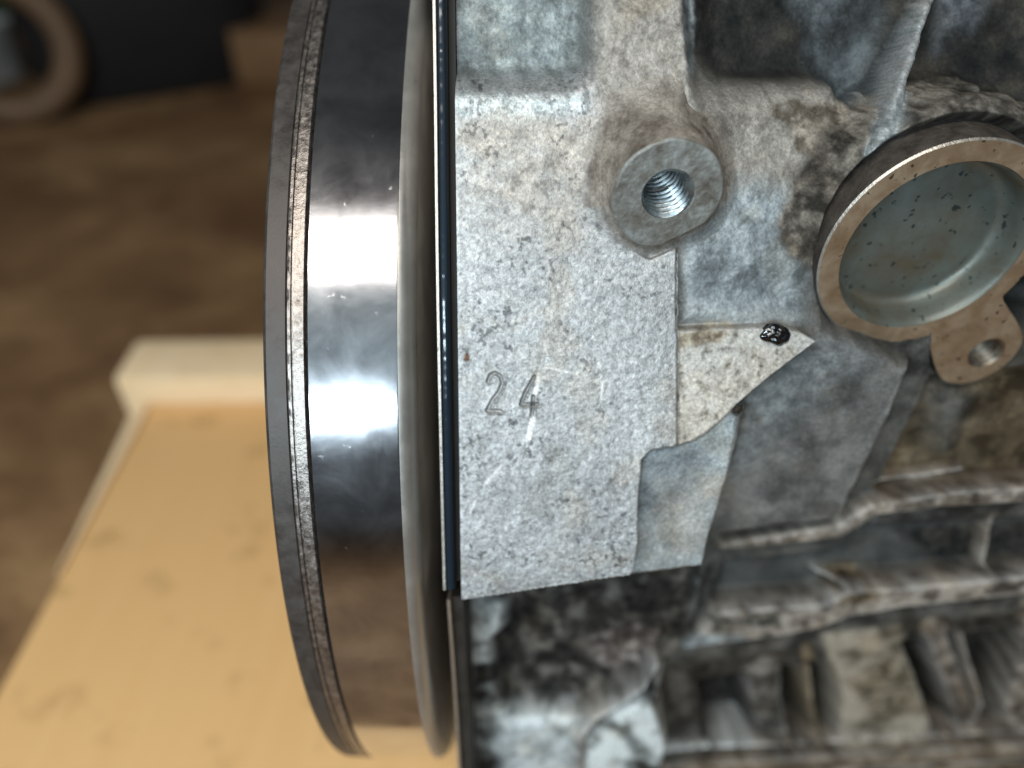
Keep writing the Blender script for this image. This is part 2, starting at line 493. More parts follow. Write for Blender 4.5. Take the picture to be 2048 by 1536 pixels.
def sd_poly(u, v, pts):
    d = np.full(u.shape, 1e9); ins = np.zeros(u.shape, bool)
    n = len(pts)
    for i in range(n):
        x0, y0 = pts[i]; x1, y1 = pts[(i + 1) % n]
        ex, ey = x1 - x0, y1 - y0
        t = np.clip(((u - x0) * ex + (v - y0) * ey) / (ex * ex + ey * ey + 1e-9), 0, 1)
        d = np.minimum(d, (u - x0 - ex * t) ** 2 + (v - y0 - ey * t) ** 2)
        c = ((y0 > v) != (y1 > v)) & (u < (x1 - x0) * (v - y0) / (y1 - y0 + 1e-12) + x0)
        ins ^= c
    d = np.sqrt(d)
    return np.where(ins, d, -d)
def sd_line(u, v, pts, hw):
    d = np.full(u.shape, 1e9)
    hw = [hw] * len(pts) if not isinstance(hw, (list, tuple)) else hw
    for i in range(len(pts) - 1):
        x0, y0 = pts[i]; x1, y1 = pts[i + 1]
        ex, ey = x1 - x0, y1 - y0
        t = np.clip(((u - x0) * ex + (v - y0) * ey) / (ex * ex + ey * ey + 1e-9), 0, 1)
        d = np.minimum(d, np.hypot(u - x0 - ex * t, v - y0 - ey * t) - (hw[i] + (hw[i + 1] - hw[i]) * t))
    return -d

def feat(name, pts, h, soft=6.0, line=None, pal=None, pscale=40, seed=1, lo=0.3, hi=0.7, clean=None,
         wob=3.0, rnd=0.0, at=None, psoft=None):
    """one cast feature: pts measured in the picture, h = depth (number or function of u, v)"""
    hf = h if callable(h) else (lambda u, v: h)
    at = hf if at is None else at
    P = [meas(x, y, at) for (x, y) in pts]
    if float(hf(np.array(P[0][0]), np.array(P[0][1]))) > 220: soft, wob = soft * 1.5, wob * 0.8
    mar = (max(line) if isinstance(line, (list, tuple)) else (line or 0)) + 6 * soft + 12
    us = [p[0] for p in P]; vs = [p[1] for p in P]
    i0, i1 = cut(VG, min(vs) - mar, max(vs) + mar)
    j0, j1 = cut(UG, min(us) - mar, max(us) + mar)
    if i1 <= i0 or j1 <= j0: return
    sl = (slice(i0, i1), slice(j0, j1))
    u, v = U[sl], V[sl]
    sd = sd_poly(u, v, P) if line is None else sd_line(u, v, P, line)
    sd = sd + wob * 2 * (fbm(u, v, 28, 3, seed + 40) - 0.5)
    w = sstep(-soft, soft, sd)
    hh = hf(u, v)
    if rnd:                                   # rounded back like a bead
        m = np.max(line) if line is not None else 20
        hh = hh + rnd * (1 - np.sqrt(np.clip(1 - (1 - np.clip(sd / m, 0, 1)) ** 2, 0, 1)))
    H[sl] = H[sl] * (1 - w) + hh * w
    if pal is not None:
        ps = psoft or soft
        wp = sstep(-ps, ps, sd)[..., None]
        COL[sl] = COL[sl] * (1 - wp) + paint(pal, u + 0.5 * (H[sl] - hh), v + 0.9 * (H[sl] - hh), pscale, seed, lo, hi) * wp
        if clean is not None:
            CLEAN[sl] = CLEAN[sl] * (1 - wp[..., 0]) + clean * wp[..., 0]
    if name is not None:
        if name == '+': k = len(LABELS) - 1
        else:
            LABELS.append(name); k = len(LABELS) - 1
        L = LAB[sl]; L[sd > 0] = k

def stain_or_light(pts, pal, soft, seed, line=None, amount=1.0, clean=None, h=0.0, breakup=0.0, bs=20, pscale=20, lo=0.3, hi=0.7):
    """dirt, bare patch, or light and shade painted in, with a shape of its own"""
    hf = h if callable(h) else (lambda u, v: h)
    P = [meas(x, y, hf) for (x, y) in pts]
    us = [p[0] for p in P]; vs = [p[1] for p in P]
    mar = (line or 0) + 3 * soft + 10
    i0, i1 = cut(VG, min(vs) - mar, max(vs) + mar)
    j0, j1 = cut(UG, min(us) - mar, max(us) + mar)
    if i1 <= i0 or j1 <= j0: return
    sl = (slice(i0, i1), slice(j0, j1)); u, v = U[sl], V[sl]
    sd = sd_poly(u, v, P) if line is None else sd_line(u, v, P, line)
    sd = sd + breakup * (fbm(u, v, bs, 4, seed + 9) - 0.5) * 2
    w = (sstep(-soft, soft, sd) * amount)[..., None]
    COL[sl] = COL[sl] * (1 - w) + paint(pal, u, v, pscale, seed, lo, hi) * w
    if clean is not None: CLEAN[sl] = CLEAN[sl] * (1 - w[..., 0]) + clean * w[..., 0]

bh = lambda off: (lambda u, v: base_h(v) + off)

# --- upper right: cavities, ribs
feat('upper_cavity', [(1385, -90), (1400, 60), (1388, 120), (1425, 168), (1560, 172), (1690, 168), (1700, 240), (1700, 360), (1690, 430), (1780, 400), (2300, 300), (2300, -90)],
     150.0, 36, pal=SOOT_SHADE, pscale=60, seed=2, clean=0.1, lo=0.25, hi=0.75)  # near-black palette paints in the shade of the cavity
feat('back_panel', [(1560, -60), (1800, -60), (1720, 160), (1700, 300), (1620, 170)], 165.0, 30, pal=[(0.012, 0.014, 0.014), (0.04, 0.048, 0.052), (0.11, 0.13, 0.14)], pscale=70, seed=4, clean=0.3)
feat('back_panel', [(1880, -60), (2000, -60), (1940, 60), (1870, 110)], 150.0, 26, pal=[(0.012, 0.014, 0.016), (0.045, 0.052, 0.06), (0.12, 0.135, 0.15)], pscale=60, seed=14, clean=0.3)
AXN = np.array([-0.11, -0.875, 1.0]); AXN /= np.linalg.norm(AXN)
CPN = 1.055 * np.array([(1869 - 1024) / FPX, (502 - 768) / FPX, 1.0])
def port_plane(d):                           # level parallel to the port's sealing face, d behind it
    def f_(u, v):
        q = ((B0 - CPN) @ AXN) + AXN[0] * (u - 1024) / PX + (TT @ AXN) * (v - 768) / PX
        return (d - q) / (NN @ AXN) * PX
    return f_
# --- middle: sloping side panel between boss and port flange
feat('side_panel', [(1330, 150), (1420, 172), (1560, 172), (1675, 168), (1685, 250), (1680, 330), (1660, 420), (1640, 540), (1650, 640), (1640, 690), (1560, 700), (1340, 670), (1335, 300)],
     lambda u, v: 16 + 0.10 * np.clip(u - 1355, 0, 400) + 16 * np.exp(-((v - 600) / 50.0) ** 2), 58, pal=TAN, pscale=26, seed=10, clean=0.45, lo=0.1, hi=0.7, psoft=40)
stain_or_light([(1360, 470), (1480, 360), (1640, 380), (1640, 650), (1360, 650)], BLUE, 40, 12, clean=0.5, h=30, pscale=30, lo=0.2, hi=0.75)
stain_or_light([(1560, 230), (1680, 200), (1690, 340), (1660, 420), (1600, 330)], [(0.05, 0.04, 0.03), (0.13, 0.11, 0.085), (0.40, 0.35, 0.29)], 16, 13, clean=0.2, h=40, breakup=60, bs=50, pscale=40)
stain_or_light([(1690, 300), (1640, 360), (1610, 440), (1630, 470), (1680, 370)], [(0.25, 0.24, 0.21), (0.48, 0.48, 0.44), (0.62, 0.63, 0.6)], 10, 15, clean=0.6, h=40, breakup=20, bs=20)
# conical skirt of the casting that carries the round port (upper side)
def port_skirt():
    global H
    e1 = EX - AXN * AXN[0]; e1 /= np.linalg.norm(e1)
    e2 = np.cross(AXN, e1); e2 = e2 if e2[1] > 0 else -e2
    ro_ = 0.1646 * 1.055 / 1.06
    d = np.full(U.shape, 0.03)
    for _ in range(4):
        hp = port_plane(d)(U, V)
        dd = (B0 - CPN)[None, None, :] + EX * ((U - 1024) / PX)[..., None] + TT * ((V - 768) / PX)[..., None] + NN * (hp / PX)[..., None]
        aa, bb = dd @ e1, dd @ e2
        rr = np.hypot(aa, bb)
        d = 0.018 + 0.9 * np.clip(rr - ro_, 0, 0.10) ** 1.15 * 1.6
    w = (1 - sstep(ro_ + 0.028, ro_ + 0.075, rr + 0.02 * (fbm(U, V, 40, 3, 95) - 0.5))) * (1 - sstep(-0.02, 0.07, bb))
    H = H * (1 - w) + np.minimum(H, hp + 3 * (fbm(U, V, 20, 3, 96) - 0.5)) * w
    wc = sstep(0.1, 0.6, w)[..., None]
    COL[:] = COL * (1 - wc) + paint([(0.025, 0.022, 0.018), (0.085, 0.075, 0.062), (0.21, 0.19, 0.16)], U, V, 26, 6) * wc
    CLEAN[:] = CLEAN * (1 - wc[..., 0]) + 0.15 * wc[..., 0]
    LABELS.append('port_skirt'); LAB[w > 0.3] = len(LABELS) - 1
port_skirt()
feat('rib', [(1885, -80), (1840, 60), (1795, 200), (1760, 300)], lambda u, v: -40.0 + 0.48 * np.clip(300 - v, 0, 500), 9, line=[15, 15, 17, 20], pal=[(0.15, 0.17, 0.175), (0.33, 0.37, 0.38), (0.52, 0.57, 0.58)], pscale=18, seed=8, clean=0.65, rnd=22)
# --- upper web and recess
feat('web', [(1170, -90), (1372, -90), (1382, 40), (1395, 170), (1420, 300), (1300, 420), (1220, 400), (1170, 240)], 4.0, 20, pal=TAN, pscale=16, seed=16, clean=0.45, lo=0.05, hi=0.68, psoft=30)
stain_or_light([(1372, -90), (1400, -90), (1402, 120), (1380, 165), (1365, 60)], BLUE, 8, 17, clean=0.7, h=20, pscale=14, lo=0.2, hi=0.6)
# --- lower left wall
lw = lambda off: (lambda u, v: 330.0 + 0.28 * (v - 1300) + off)
feat('lower_wall', [(820, 1150), (1330, 1150), (1415, 1180), (1400, 1260), (1350, 1330), (1330, 1420), (1350, 1490), (1250, 2100), (820, 2100)], lw(0), 24, pal=FROST, pscale=90, seed=20, clean=0.25, lo=0.32, hi=0.64)
feat('wall_hollow', [(985, 1265), (1010, 1235), (1020, 1140), (1400, 1130), (1390, 1215), (1370, 1300), (1310, 1350), (1220, 1400), (1110, 1390), (1030, 1395), (995, 1340)], lw(70), 16, pal=[(0.01, 0.01, 0.009), (0.035, 0.032, 0.028), (0.14, 0.13, 0.115)], pscale=46, seed=22, clean=0.1, lo=0.3, hi=0.72)  # dark palette reaches up to paint the shadow below the flange edge
stain_or_light([(1170, 1330), (1260, 1260), (1330, 1270), (1320, 1330), (1240, 1390)], [(0.03, 0.025, 0.022), (0.12, 0.10, 0.09), (0.28, 0.25, 0.23)], 22, 23, h=400, breakup=40, bs=40, pscale=30)
stain_or_light([(985, 1270), (1035, 1265), (1040, 1370), (1000, 1370)], SOOT_SHADE, 12, 24, h=400, breakup=10)
stain_or_light([(935, 1360), (985, 1360), (1000, 1400), (945, 1420)], SOOT_SHADE, 10, 25, h=340, breakup=12)
stain_or_light([(1070, 1440), (1130, 1430), (1130, 1460), (1080, 1470)], SOOT_SHADE, 10, 26, h=360, breakup=12, amount=0.8)
feat('raised_pad', [(1000, 1450), (1150, 1440), (1140, 1900), (1000, 1900)], lw(-22), 16, pal=[(0.22, 0.24, 0.24), (0.46, 0.50, 0.51), (0.60, 0.65, 0.66)], pscale=40, seed=27, clean=0.35)
feat('curved_rib', [(1318, 1338), (1290, 1380), (1240, 1412), (1190, 1440), (1160, 1480), (1145, 1750)], lw(-40), 12, line=[12, 14, 18, 22, 20, 20], pal=[(0.16, 0.16, 0.15), (0.34, 0.34, 0.325), (0.44, 0.44, 0.42)], pscale=40, seed=28, clean=0.35, rnd=20)
feat('edge_rim', [(926, 1215), (930, 1380), (938, 1800)], lw(-16), 8, line=9, pal=FROST, pscale=40, seed=29, clean=0.4, lo=0.2, hi=0.6)
# --- right: side recess, ribs, lower cells
feat('wall_panel', [(1420, 760), (1640, 640), (1838, 730), (1800, 830), (1690, 1050), (1400, 1085)], lambda u, v: 70 + 0.40 * np.clip(v - 690, 0, 600), 32, pal=[(0.07, 0.07, 0.066), (0.125, 0.125, 0.12), (0.19, 0.188, 0.178)], pscale=60, seed=33, clean=0.25)
stain_or_light([(1450, 800), (1640, 680), (1720, 700), (1560, 880), (1490, 960)], BLUE, 50, 39, amount=0.45, h=120)
feat('side_recess', [(1838, 745), (2300, 700), (2300, 975), (1735, 972), (1706, 1030), (1760, 900)], bh(75), 12, pal=BROWN, pscale=60, seed=30, clean=0.1, lo=0.35, hi=0.85)
feat('recess_web', [(1850, 760), (1960, 790), (1900, 900), (1860, 860)], bh(40), 30, pal=WALL, pscale=50, seed=31, clean=0.15)
feat('ledge', [(1740, 962), (1850, 950), (1925, 938)], bh(35), 6, line=9, pal=RIBC, pscale=40, seed=32, clean=0.2, rnd=8)
feat('corner_web', [(1235, 880), (1370, 860), (1470, 785), (1500, 830), (1482, 940), (1440, 1080), (1424, 1150), (1230, 1172)],
     lambda u, v: 16 + 0.20 * np.clip(v - 880, 0, 500), 32, pal=BLUE, pscale=60, seed=34, clean=0.45, lo=0.15, hi=0.75)
stain_or_light([(1330, 960), (1440, 950), (1420, 1120), (1290, 1130)], CREAM, 40, 35, h=60, amount=0.7, breakup=40, bs=60, pscale=50, clean=0.3)
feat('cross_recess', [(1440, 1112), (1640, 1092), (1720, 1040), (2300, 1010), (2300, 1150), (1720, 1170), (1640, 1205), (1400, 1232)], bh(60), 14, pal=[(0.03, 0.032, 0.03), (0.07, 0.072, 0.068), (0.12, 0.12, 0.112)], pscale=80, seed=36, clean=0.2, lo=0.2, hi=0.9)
stain_or_light([(1800, 1060), (2300, 1030), (2300, 1100), (1860, 1120)], SOOT_SHADE, 22, 37, h=bh(60), breakup=20)
feat('casting_bead', [(1638, 1144), (1668, 1156), (1715, 1158)], bh(10), 6, line=[9, 10, 6], pal=[(0.3, 0.3, 0.28), (0.45, 0.45, 0.42), (0.55, 0.55, 0.52)], seed=38, clean=0.3, rnd=8)
feat('rib', [(1452, 1094), (1560, 1082), (1680, 1064), (1750, 1022), (1900, 1000), (2300, 975)], bh(-55), 10, line=[20, 28, 32, 28, 32, 36], pal=RIBC, pscale=46, seed=40, clean=0.25, rnd=14, wob=1.5)
feat('cross_web', [(1985, 1030), (1975, 1100), (1960, 1150)], bh(10), 8, line=9, pal=RIBC, pscale=30, seed=41, clean=0.2, rnd=10)
feat('cell_floor', [(1375, 1300), (1640, 1268), (1720, 1230), (1940, 1205), (2300, 1170), (2300, 1480), (1340, 1540), (1400, 1440)], bh(190), 14, pal=SOOT_SHADE, pscale=70, seed=42, clean=0.1, lo=0.3, hi=0.8)  # shade between the ribs put into the floor colour
stain_or_light([(1350, 1285), (1640, 1250), (1720, 1215), (1940, 1190), (2300, 1150), (2300, 1500), (1330, 1550), (1385, 1440)], SOOT_SHADE, 14, 143, h=bh(120))  # same painted shade carried onto the cell walls
feat('cell_post', [(1478, 1310), (1575, 1305), (1572, 1390), (1590, 1485), (1512, 1490), (1492, 1400)], bh(30), 16, pal=[(0.03, 0.028, 0.024), (0.10, 0.093, 0.082), (0.27, 0.25, 0.225)], pscale=46, seed=44, clean=0.2)
feat('cell_post', [(1612, 1290), (1622, 1400), (1635, 1490)], bh(20), 10, line=[16, 22, 26], pal=BROWN, pscale=40, seed=46, clean=0.15, rnd=26)
feat('cell_panel', [(1645, 1268), (1800, 1252), (1832, 1330), (1872, 1450), (1860, 1478), (1668, 1496), (1680, 1400)], bh(-6), 12, pal=[(0.08, 0.068, 0.05), (0.235, 0.205, 0.16), (0.37, 0.33, 0.265)], pscale=64, seed=48, clean=0.2, lo=0.32, hi=0.66)
stain_or_light([(1770, 1300), (1830, 1340), (1850, 1420), (1740, 1450), (1730, 1370)], [(0.05, 0.045, 0.03), (0.15, 0.13, 0.09), (0.3, 0.26, 0.2)], 24, 49, h=bh(-6), breakup=30, bs=40)
feat('cell_post', [(1868, 1250), (1905, 1350), (1940, 1455)], bh(10), 10, line=[36, 42, 44], pal=[(0.05, 0.042, 0.034), (0.13, 0.11, 0.09), (0.25, 0.21, 0.17)], pscale=50, seed=50, clean=0.25, rnd=44)
feat('flow_line', [(1925, 1270), (1950, 1360), (1965, 1410), (1945, 1450)], bh(-2), 6, line=[9, 11, 12, 10], pal=RIBC, pscale=18, seed=52, clean=0.2, rnd=8)
feat('cell_panel', [(2040, 1190), (2300, 1170), (2300, 1470), (2020, 1480), (2000, 1420), (2030, 1330)], bh(20), 16, pal=RIBC, pscale=40, seed=54, clean=0.2, lo=0.35, hi=0.75)
feat('rib', [(1432, 1222), (1560, 1210), (1650, 1205), (1700, 1178), (1800, 1172), (1960, 1158), (2300, 1120), (2300, 1168), (1960, 1205), (1800, 1222), (1700, 1240), (1640, 1262), (1560, 1278), (1362, 1304), (1388, 1278)],
     bh(-60), 11, pal=RIBC, pscale=44, seed=56, clean=0.25, lo=0.28, hi=0.62)
stain_or_light([(1365, 1300), (1400, 1270), (1480, 1270), (1500, 1285)], BLUE, 12, 57, h=bh(-60))
stain_or_light([(1420, 1235), (1560, 1228), (1560, 1250), (1430, 1262)], [(0.03, 0.032, 0.028), (0.07, 0.072, 0.062), (0.2, 0.18, 0.15)], 12, 58, h=bh(-60), breakup=14, bs=26)
stain_or_light([(1660, 1170), (1740, 1155), (1760, 1200), (1680, 1215)], BROWN, 14, 59, h=bh(-60), breakup=16, bs=30)
# sump joint
feat('joint_ledge', [(1240, 1512), (1400, 1495), (1560, 1492), (1760, 1480), (2300, 1452)], bh(-30), 9, line=[18, 20, 14, 14, 16], pal=RIBC, pscale=40, seed=60, clean=0.2, rnd=16)
stain_or_light([(1240, 1512), (1500, 1490)], FROST, 14, 61, line=20, h=bh(-30), lo=0.1, hi=0.6, amount=0.8)
feat('oil_pan_flange', [(1150, 1548), (1340, 1532), (2300, 1476), (2300, 1950), (1150, 1950)], bh(-70), 8, pal=[(0.04, 0.03, 0.02), (0.12, 0.095, 0.067), (0.26, 0.215, 0.165)], pscale=60, seed=62, clean=0.2)
feat(None, [(1180, 1536), (1340, 1522), (1760, 1494), (2300, 1464)], bh(30), 5, line=9, pal=SOOT_SHADE, pscale=40, seed=63, clean=0.1)
# --- rear flange with the stamped number, and the triangular pad beside it
feat('triangular_pad', [(1345, 660), (1420, 655), (1560, 652), (1600, 660), (1640, 682), (1560, 742), (1482, 806), (1420, 862), (1385, 884), (1345, 897)], 7.0, 5.0, pal=CREAM, pscale=13, seed=64, clean=0.35, lo=0.2, hi=0.58, wob=1.2)
stain_or_light([(1345, 700), (1345, 655), (1480, 652), (1420, 690)], [(0.12, 0.09, 0.06), (0.30, 0.25, 0.18), (0.48, 0.43, 0.34)], 14, 65, h=7, breakup=24, bs=24, pscale=16)
PADH = lambda u, v: 0.00035 * np.clip(v - 1080, 0, 300) ** 2 + 0.004 * np.clip(u - 1300, 0, 100) ** 1.3
feat('rear_flange', [(800, 120), (1180, 120), (1215, 300), (1235, 440), (1300, 500), (1330, 560), (1300, 700), (800, 700)], PADH, 24, pal=GREY, pscale=9, seed=66, clean=0.75, lo=0.05, hi=0.66, wob=6)
feat('+', [(800, 480), (1240, 490), (1300, 515), (1355, 492), (1357, 890), (1345, 897), (1304, 903), (1286, 922), (1280, 1000), (1279, 1085), (1272, 1140), (1262, 1154), (1100, 1178), (925, 1205), (800, 1222)],
     PADH, 4.5, pal=GREY, pscale=9, seed=66, clean=0.75, lo=0.05, hi=0.66, wob=1.6, psoft=4)
feat('upper_recess', [(800, -130), (1172, -130), (1168, 120), (1130, 150), (800, 152)], lambda u, v: 64.0 + 6 * fbm(u, v, 70, 3, 21), 48, pal=[(0.09, 0.105, 0.105), (0.22, 0.255, 0.26), (0.40, 0.45, 0.45)], pscale=30, seed=18, clean=0.5, at=0.0, lo=0.2, hi=0.75)
stain_or_light([(800, 178), (1165, 190), (1180, 225), (1060, 236), (800, 236)], [(0.25, 0.28, 0.28), (0.46, 0.51, 0.52), (0.66, 0.72, 0.73)], 12, 67, clean=0.7, breakup=14, bs=16, pscale=9, lo=0.25, hi=0.6)  # pale band paints the light caught by the recess lip
stain_or_light([(917, 240), (1180, 240), (1220, 470), (1000, 480), (917, 420)], [(0.18, 0.17, 0.155), (0.40, 0.385, 0.36), (0.56, 0.54, 0.51)], 60, 68, amount=0.75, clean=0.55, pscale=16, lo=0.22, hi=0.64)
# groove between the flange and the pad
feat(None, [(1356, 500), (1357, 700), (1356, 888)], 5.0, 2.2, line=2.0, wob=0.6)
stain_or_light([(1356, 500), (1357, 700), (1356, 892)], [(0.10, 0.10, 0.09), (0.22, 0.22, 0.20), (0.4, 0.4, 0.37)], 3, 69, line=2.0, breakup=4, bs=14)
# pores and dark flecks on the flange
fl = LAB == LABELS.index('rear_flange')
pore = sstep(0.66, 0.74, fbm(U, V, 9, 2, 71)) * sstep(0.42, 0.6, fbm(U, V, 60, 3, 72)) * fl
COL *= (1 - 0.55 * pore)[..., None]
# scratches (bare bright metal), rust fleck
BARE = [(0.78, 0.78, 0.78), (0.85, 0.85, 0.85), (0.9, 0.9, 0.9)]
for pts, hw, am in (([(1076, 757), (1071, 787)], 4.0, 1.0), ([(1066, 837), (1060, 860), (1056, 878)], 5.5, 1.0), ([(1003, 931), (968, 972)], 2.6, 0.9),
                    ([(951, 1001), (940, 1025)], 2.0, 0.9), ([(1091, 735), (1147, 746)], 1.8, 0.6), ([(1205, 765), (1202, 805)], 2.6, 0.6), ([(1040, 905), (990, 955)], 1.6, 0.5)):
    stain_or_light(pts, BARE, 2.2, 73, line=hw, amount=am, clean=0.35, breakup=1.5, bs=8)
stain_or_light([(933, 711), (934, 716)], [(0.06, 0.025, 0.012), (0.09, 0.04, 0.02), (0.12, 0.06, 0.03)], 2, 75, line=5, breakup=5, bs=6)
stain_or_light([(1070, 1010), (1120, 940), (1110, 900)], [(0.16, 0.155, 0.14), (0.30, 0.29, 0.265), (0.42, 0.41, 0.38)], 24, 76, line=18, amount=0.55, breakup=20)

# casting grain: fine relief, strongest on the skin that was never machined
grain = (fbm(U, V, 7.0, 2, 80, 0.6) - 0.5) * 1.2 + (fbm(U, V, 40, 3, 81) - 0.5) * 3.0
H += grain * np.where(fl, 1.15, 1.6)

# stamped digits, pressed into the flange
DIG = {0: [[(976, 764), (980, 752), (990, 746), (1001, 752), (1005, 767), (998, 783), (986, 799), (974, 822), (1002, 822)]],
       1: [[(1069, 754), (1060, 770), (1050, 787), (1042, 809), (1076, 809)], [(1067, 793), (1064, 831)]]}
for k, lines in DIG.items():
    LABELS.append('stamped_digit'); lab = len(LABELS) - 1
    for ln in lines:
        P = [meas(x, y, 0.0) for (x, y) in ln]
        sd = sd_line(U, V, P, 2.2)
        w = sstep(-2.6, 1.6, sd)
        H += (4.2 if k == 0 else 6.0) * w
        halo = np.exp(-((sd + 3.4) / 1.8) ** 2)
        H -= 1.4 * halo
        ww = ((0.34 if k == 0 else 0.5) * sstep(-3.6, 1.0, sd))[..., None]
        COL[:] = COL * (1 - ww) + np.array((0.09, 0.09, 0.085)) * ww
        LAB[sd > -1.5] = lab
# broad uneven weathering: greyer and browner patches of the skin
# proud edges rubbed to bare metal
def blur(a, r):
    for ax in (0, 1):
        acc = a.copy()
        for k in range(1, r + 1): acc += np.roll(a, k, ax) + np.roll(a, -k, ax)
        a = acc / (2 * r + 1)
    return a
proud = np.clip((blur(H, 3) - H) / 6.0, 0, 1) * sstep(0.25, 0.55, fbm(U, V, 30, 4, 98)) * sstep(0.2, 0.5, CLEAN + 0.12)
pw = (0.5 * proud)[..., None]
COL = COL * (1 - pw) + np.array((0.56, 0.565, 0.56)) * pw
wv = fbm(U, V, 150, 4, 90); wb = fbm(U, V, 90, 4, 91)
COL *= (0.78 + 0.44 * wv)[..., None]
tint = (sstep(0.52, 0.72, wb) * 0.5)[..., None]
COL = COL * (1 - tint) + COL * np.array((1.02, 0.92, 0.80)) * tint
COL = np.clip(COL, 0.004, 0.9)

# bores: the casting is open behind the boss and the port
def axis_clear(C, r0, r1, depth, a0=0.0, b0=0.0):
    global H
    q = ((B0 - C) @ AXN) + AXN[0] * (U - 1024) / PX + (TT @ AXN) * (V - 768) / PX
    hp = (depth - q) / (NN @ AXN) * PX           # level of the plane 'depth' behind the face
    e1 = EX - AXN * AXN[0]; e1 /= np.linalg.norm(e1)
    e2 = np.cross(AXN, e1); e2 = e2 if e2[1] > 0 else -e2
    dd = (B0 - C)[None, None, :] + EX * ((U - 1024) / PX)[..., None] + TT * ((V - 768) / PX)[..., None] + NN * (np.maximum(H, hp) / PX)[..., None]
    rr = np.hypot(dd @ e1 - a0, dd @ e2 - b0)
    w = 1 - sstep(r0, r1, rr)
    H = H + w * np.maximum(hp - H, 0)
    return rr
H0 = H.copy()
def HREF(u, v): return float(grid_at(H0, u, v))
CBN = 0.968 * np.array([(1336 - 1024) / FPX, (388 - 768) / FPX, 1.0])
for dep in (0.07, 0.10, 0.13):
    axis_clear(CBN, 0.042, 0.048, dep)
for dep in (-0.03, 0.0, 0.035, 0.075):
    axis_clear(CPN, 0.150, 0.162, dep)
kq = np.array([(1965 - 1024) / FPX, (704 - 768) / FPX, 1.0]); kq = kq * ((CPN @ AXN) / (kq @ AXN)) - CPN
e1_ = EX - AXN * AXN[0]; e1_ /= np.linalg.norm(e1_)
e2_ = np.cross(AXN, e1_); e2_ = e2_ if e2_[1] > 0 else -e2_
for dep in (-0.04, 0.0, 0.05, 0.10, 0.15):
    axis_clear(CPN, 0.068, 0.095, dep, float(kq @ e1_), float(kq @ e2_))

engine = empty('engine_block', (0.25, 0.3, PLY_Z))
tag(engine, 'weathered cast aluminium engine block with stamped number and threaded boss, right of the flywheel', 'engine')

nv, nu = U.shape
XW = ((U - 1024) / PX)
YC = B0[1] + TT[1] * (V - 768) / PX + NN[1] * H / PX
ZC = B0[2] + TT[2] * (V - 768) / PX + NN[2] * H / PX
PW = np.stack([XW * S, (ZC * CT - YC * ST) * S, CAM_H + (-YC * CT - ZC * ST) * S], -1).reshape(-1, 3)
idx = np.arange(nv * nu).reshape(nv, nu)
Q = np.stack([idx[:-1, :-1], idx[1:, :-1], idx[1:, 1:], idx[:-1, 1:]], -1).reshape(-1, 4)
FL = LAB[:-1, :-1].reshape(-1)
COLf = COL.reshape(-1, 3); CLf = CLEAN.reshape(-1)
for k, nm in enumerate(LABELS):
    q = Q[FL == k]
    if len(q) < 12: continue
    used, inv = np.unique(q, return_inverse=True)
    inv = inv.reshape(-1, 4)
    me = bpy.data.meshes.new(nm)
    me.vertices.add(len(used)); me.vertices.foreach_set('co', PW[used].astype(np.float32).ravel())
    me.loops.add(len(inv) * 4); me.loops.foreach_set('vertex_index', inv.astype(np.int32).ravel())
    me.polygons.add(len(inv)); me.polygons.foreach_set('loop_start', np.arange(0, len(inv) * 4, 4, dtype=np.int32))
    me.polygons.foreach_set('use_smooth', np.ones(len(inv), dtype=bool))
    a = me.attributes.new('skin', 'FLOAT_COLOR', 'POINT')
    a.data.foreach_set('color', np.concatenate([COLf[used], np.ones((len(used), 1))], 1).astype(np.float32).ravel())
    a = me.attributes.new('clean', 'FLOAT', 'POINT'); a.data.foreach_set('value', CLf[used].astype(np.float32))
    me.update(calc_edges=True)
    me.materials.append(M_CAST)
    o = bpy.data.objects.new(nm, me); link(o); o.parent = engine
    o.matrix_parent_inverse = engine.matrix_basis.inverted()

# closing walls of the casting: rear face (towards the flywheel), top, right, bottom
def skirt(name, line, mat, hb):
    v = [Vector(PW[i]) for i in line]
    n = len(v); back = []
    for i in line:
        r, c = divmod(int(i), nu)
        back.append(cast_w(U[r, c], V[r, c], max(hb, H[r, c] + 60)))
    f = [(i, i + 1, n + i + 1, n + i) for i in range(n - 1)]
    return mesh_obj(name, v + back, f, mat, engine, False)
skirt('rear_face', idx[:, 0], M_DARK, 1000.0)
skirt('top_face', idx[0, ::6], M_DARK, 700.0)
skirt('front_face', idx[::6, -1], M_DARK, 1000.0)
skirt('underside', idx[-1, ::6], M_DARK, 1200.0)
Yc0 = 1.55 * S
bm = box_bm(-0.0755 * S, 1.9 * S, Yc0, Yc0 + 1.9 * S, PLY_Z + 0.075, CAM_H + 0.02, 0.004); bm_obj('crankcase', bm, M_DARK, engine, True, 35)
bm = box_bm(0.02 * S, 1.8 * S, 1.12 * S, Yc0 + 1.8 * S, PLY_Z, PLY_Z + 0.0745, 0.012, 4); bm_obj('oil_pan', bm, M_DARK, engine, True, 35)

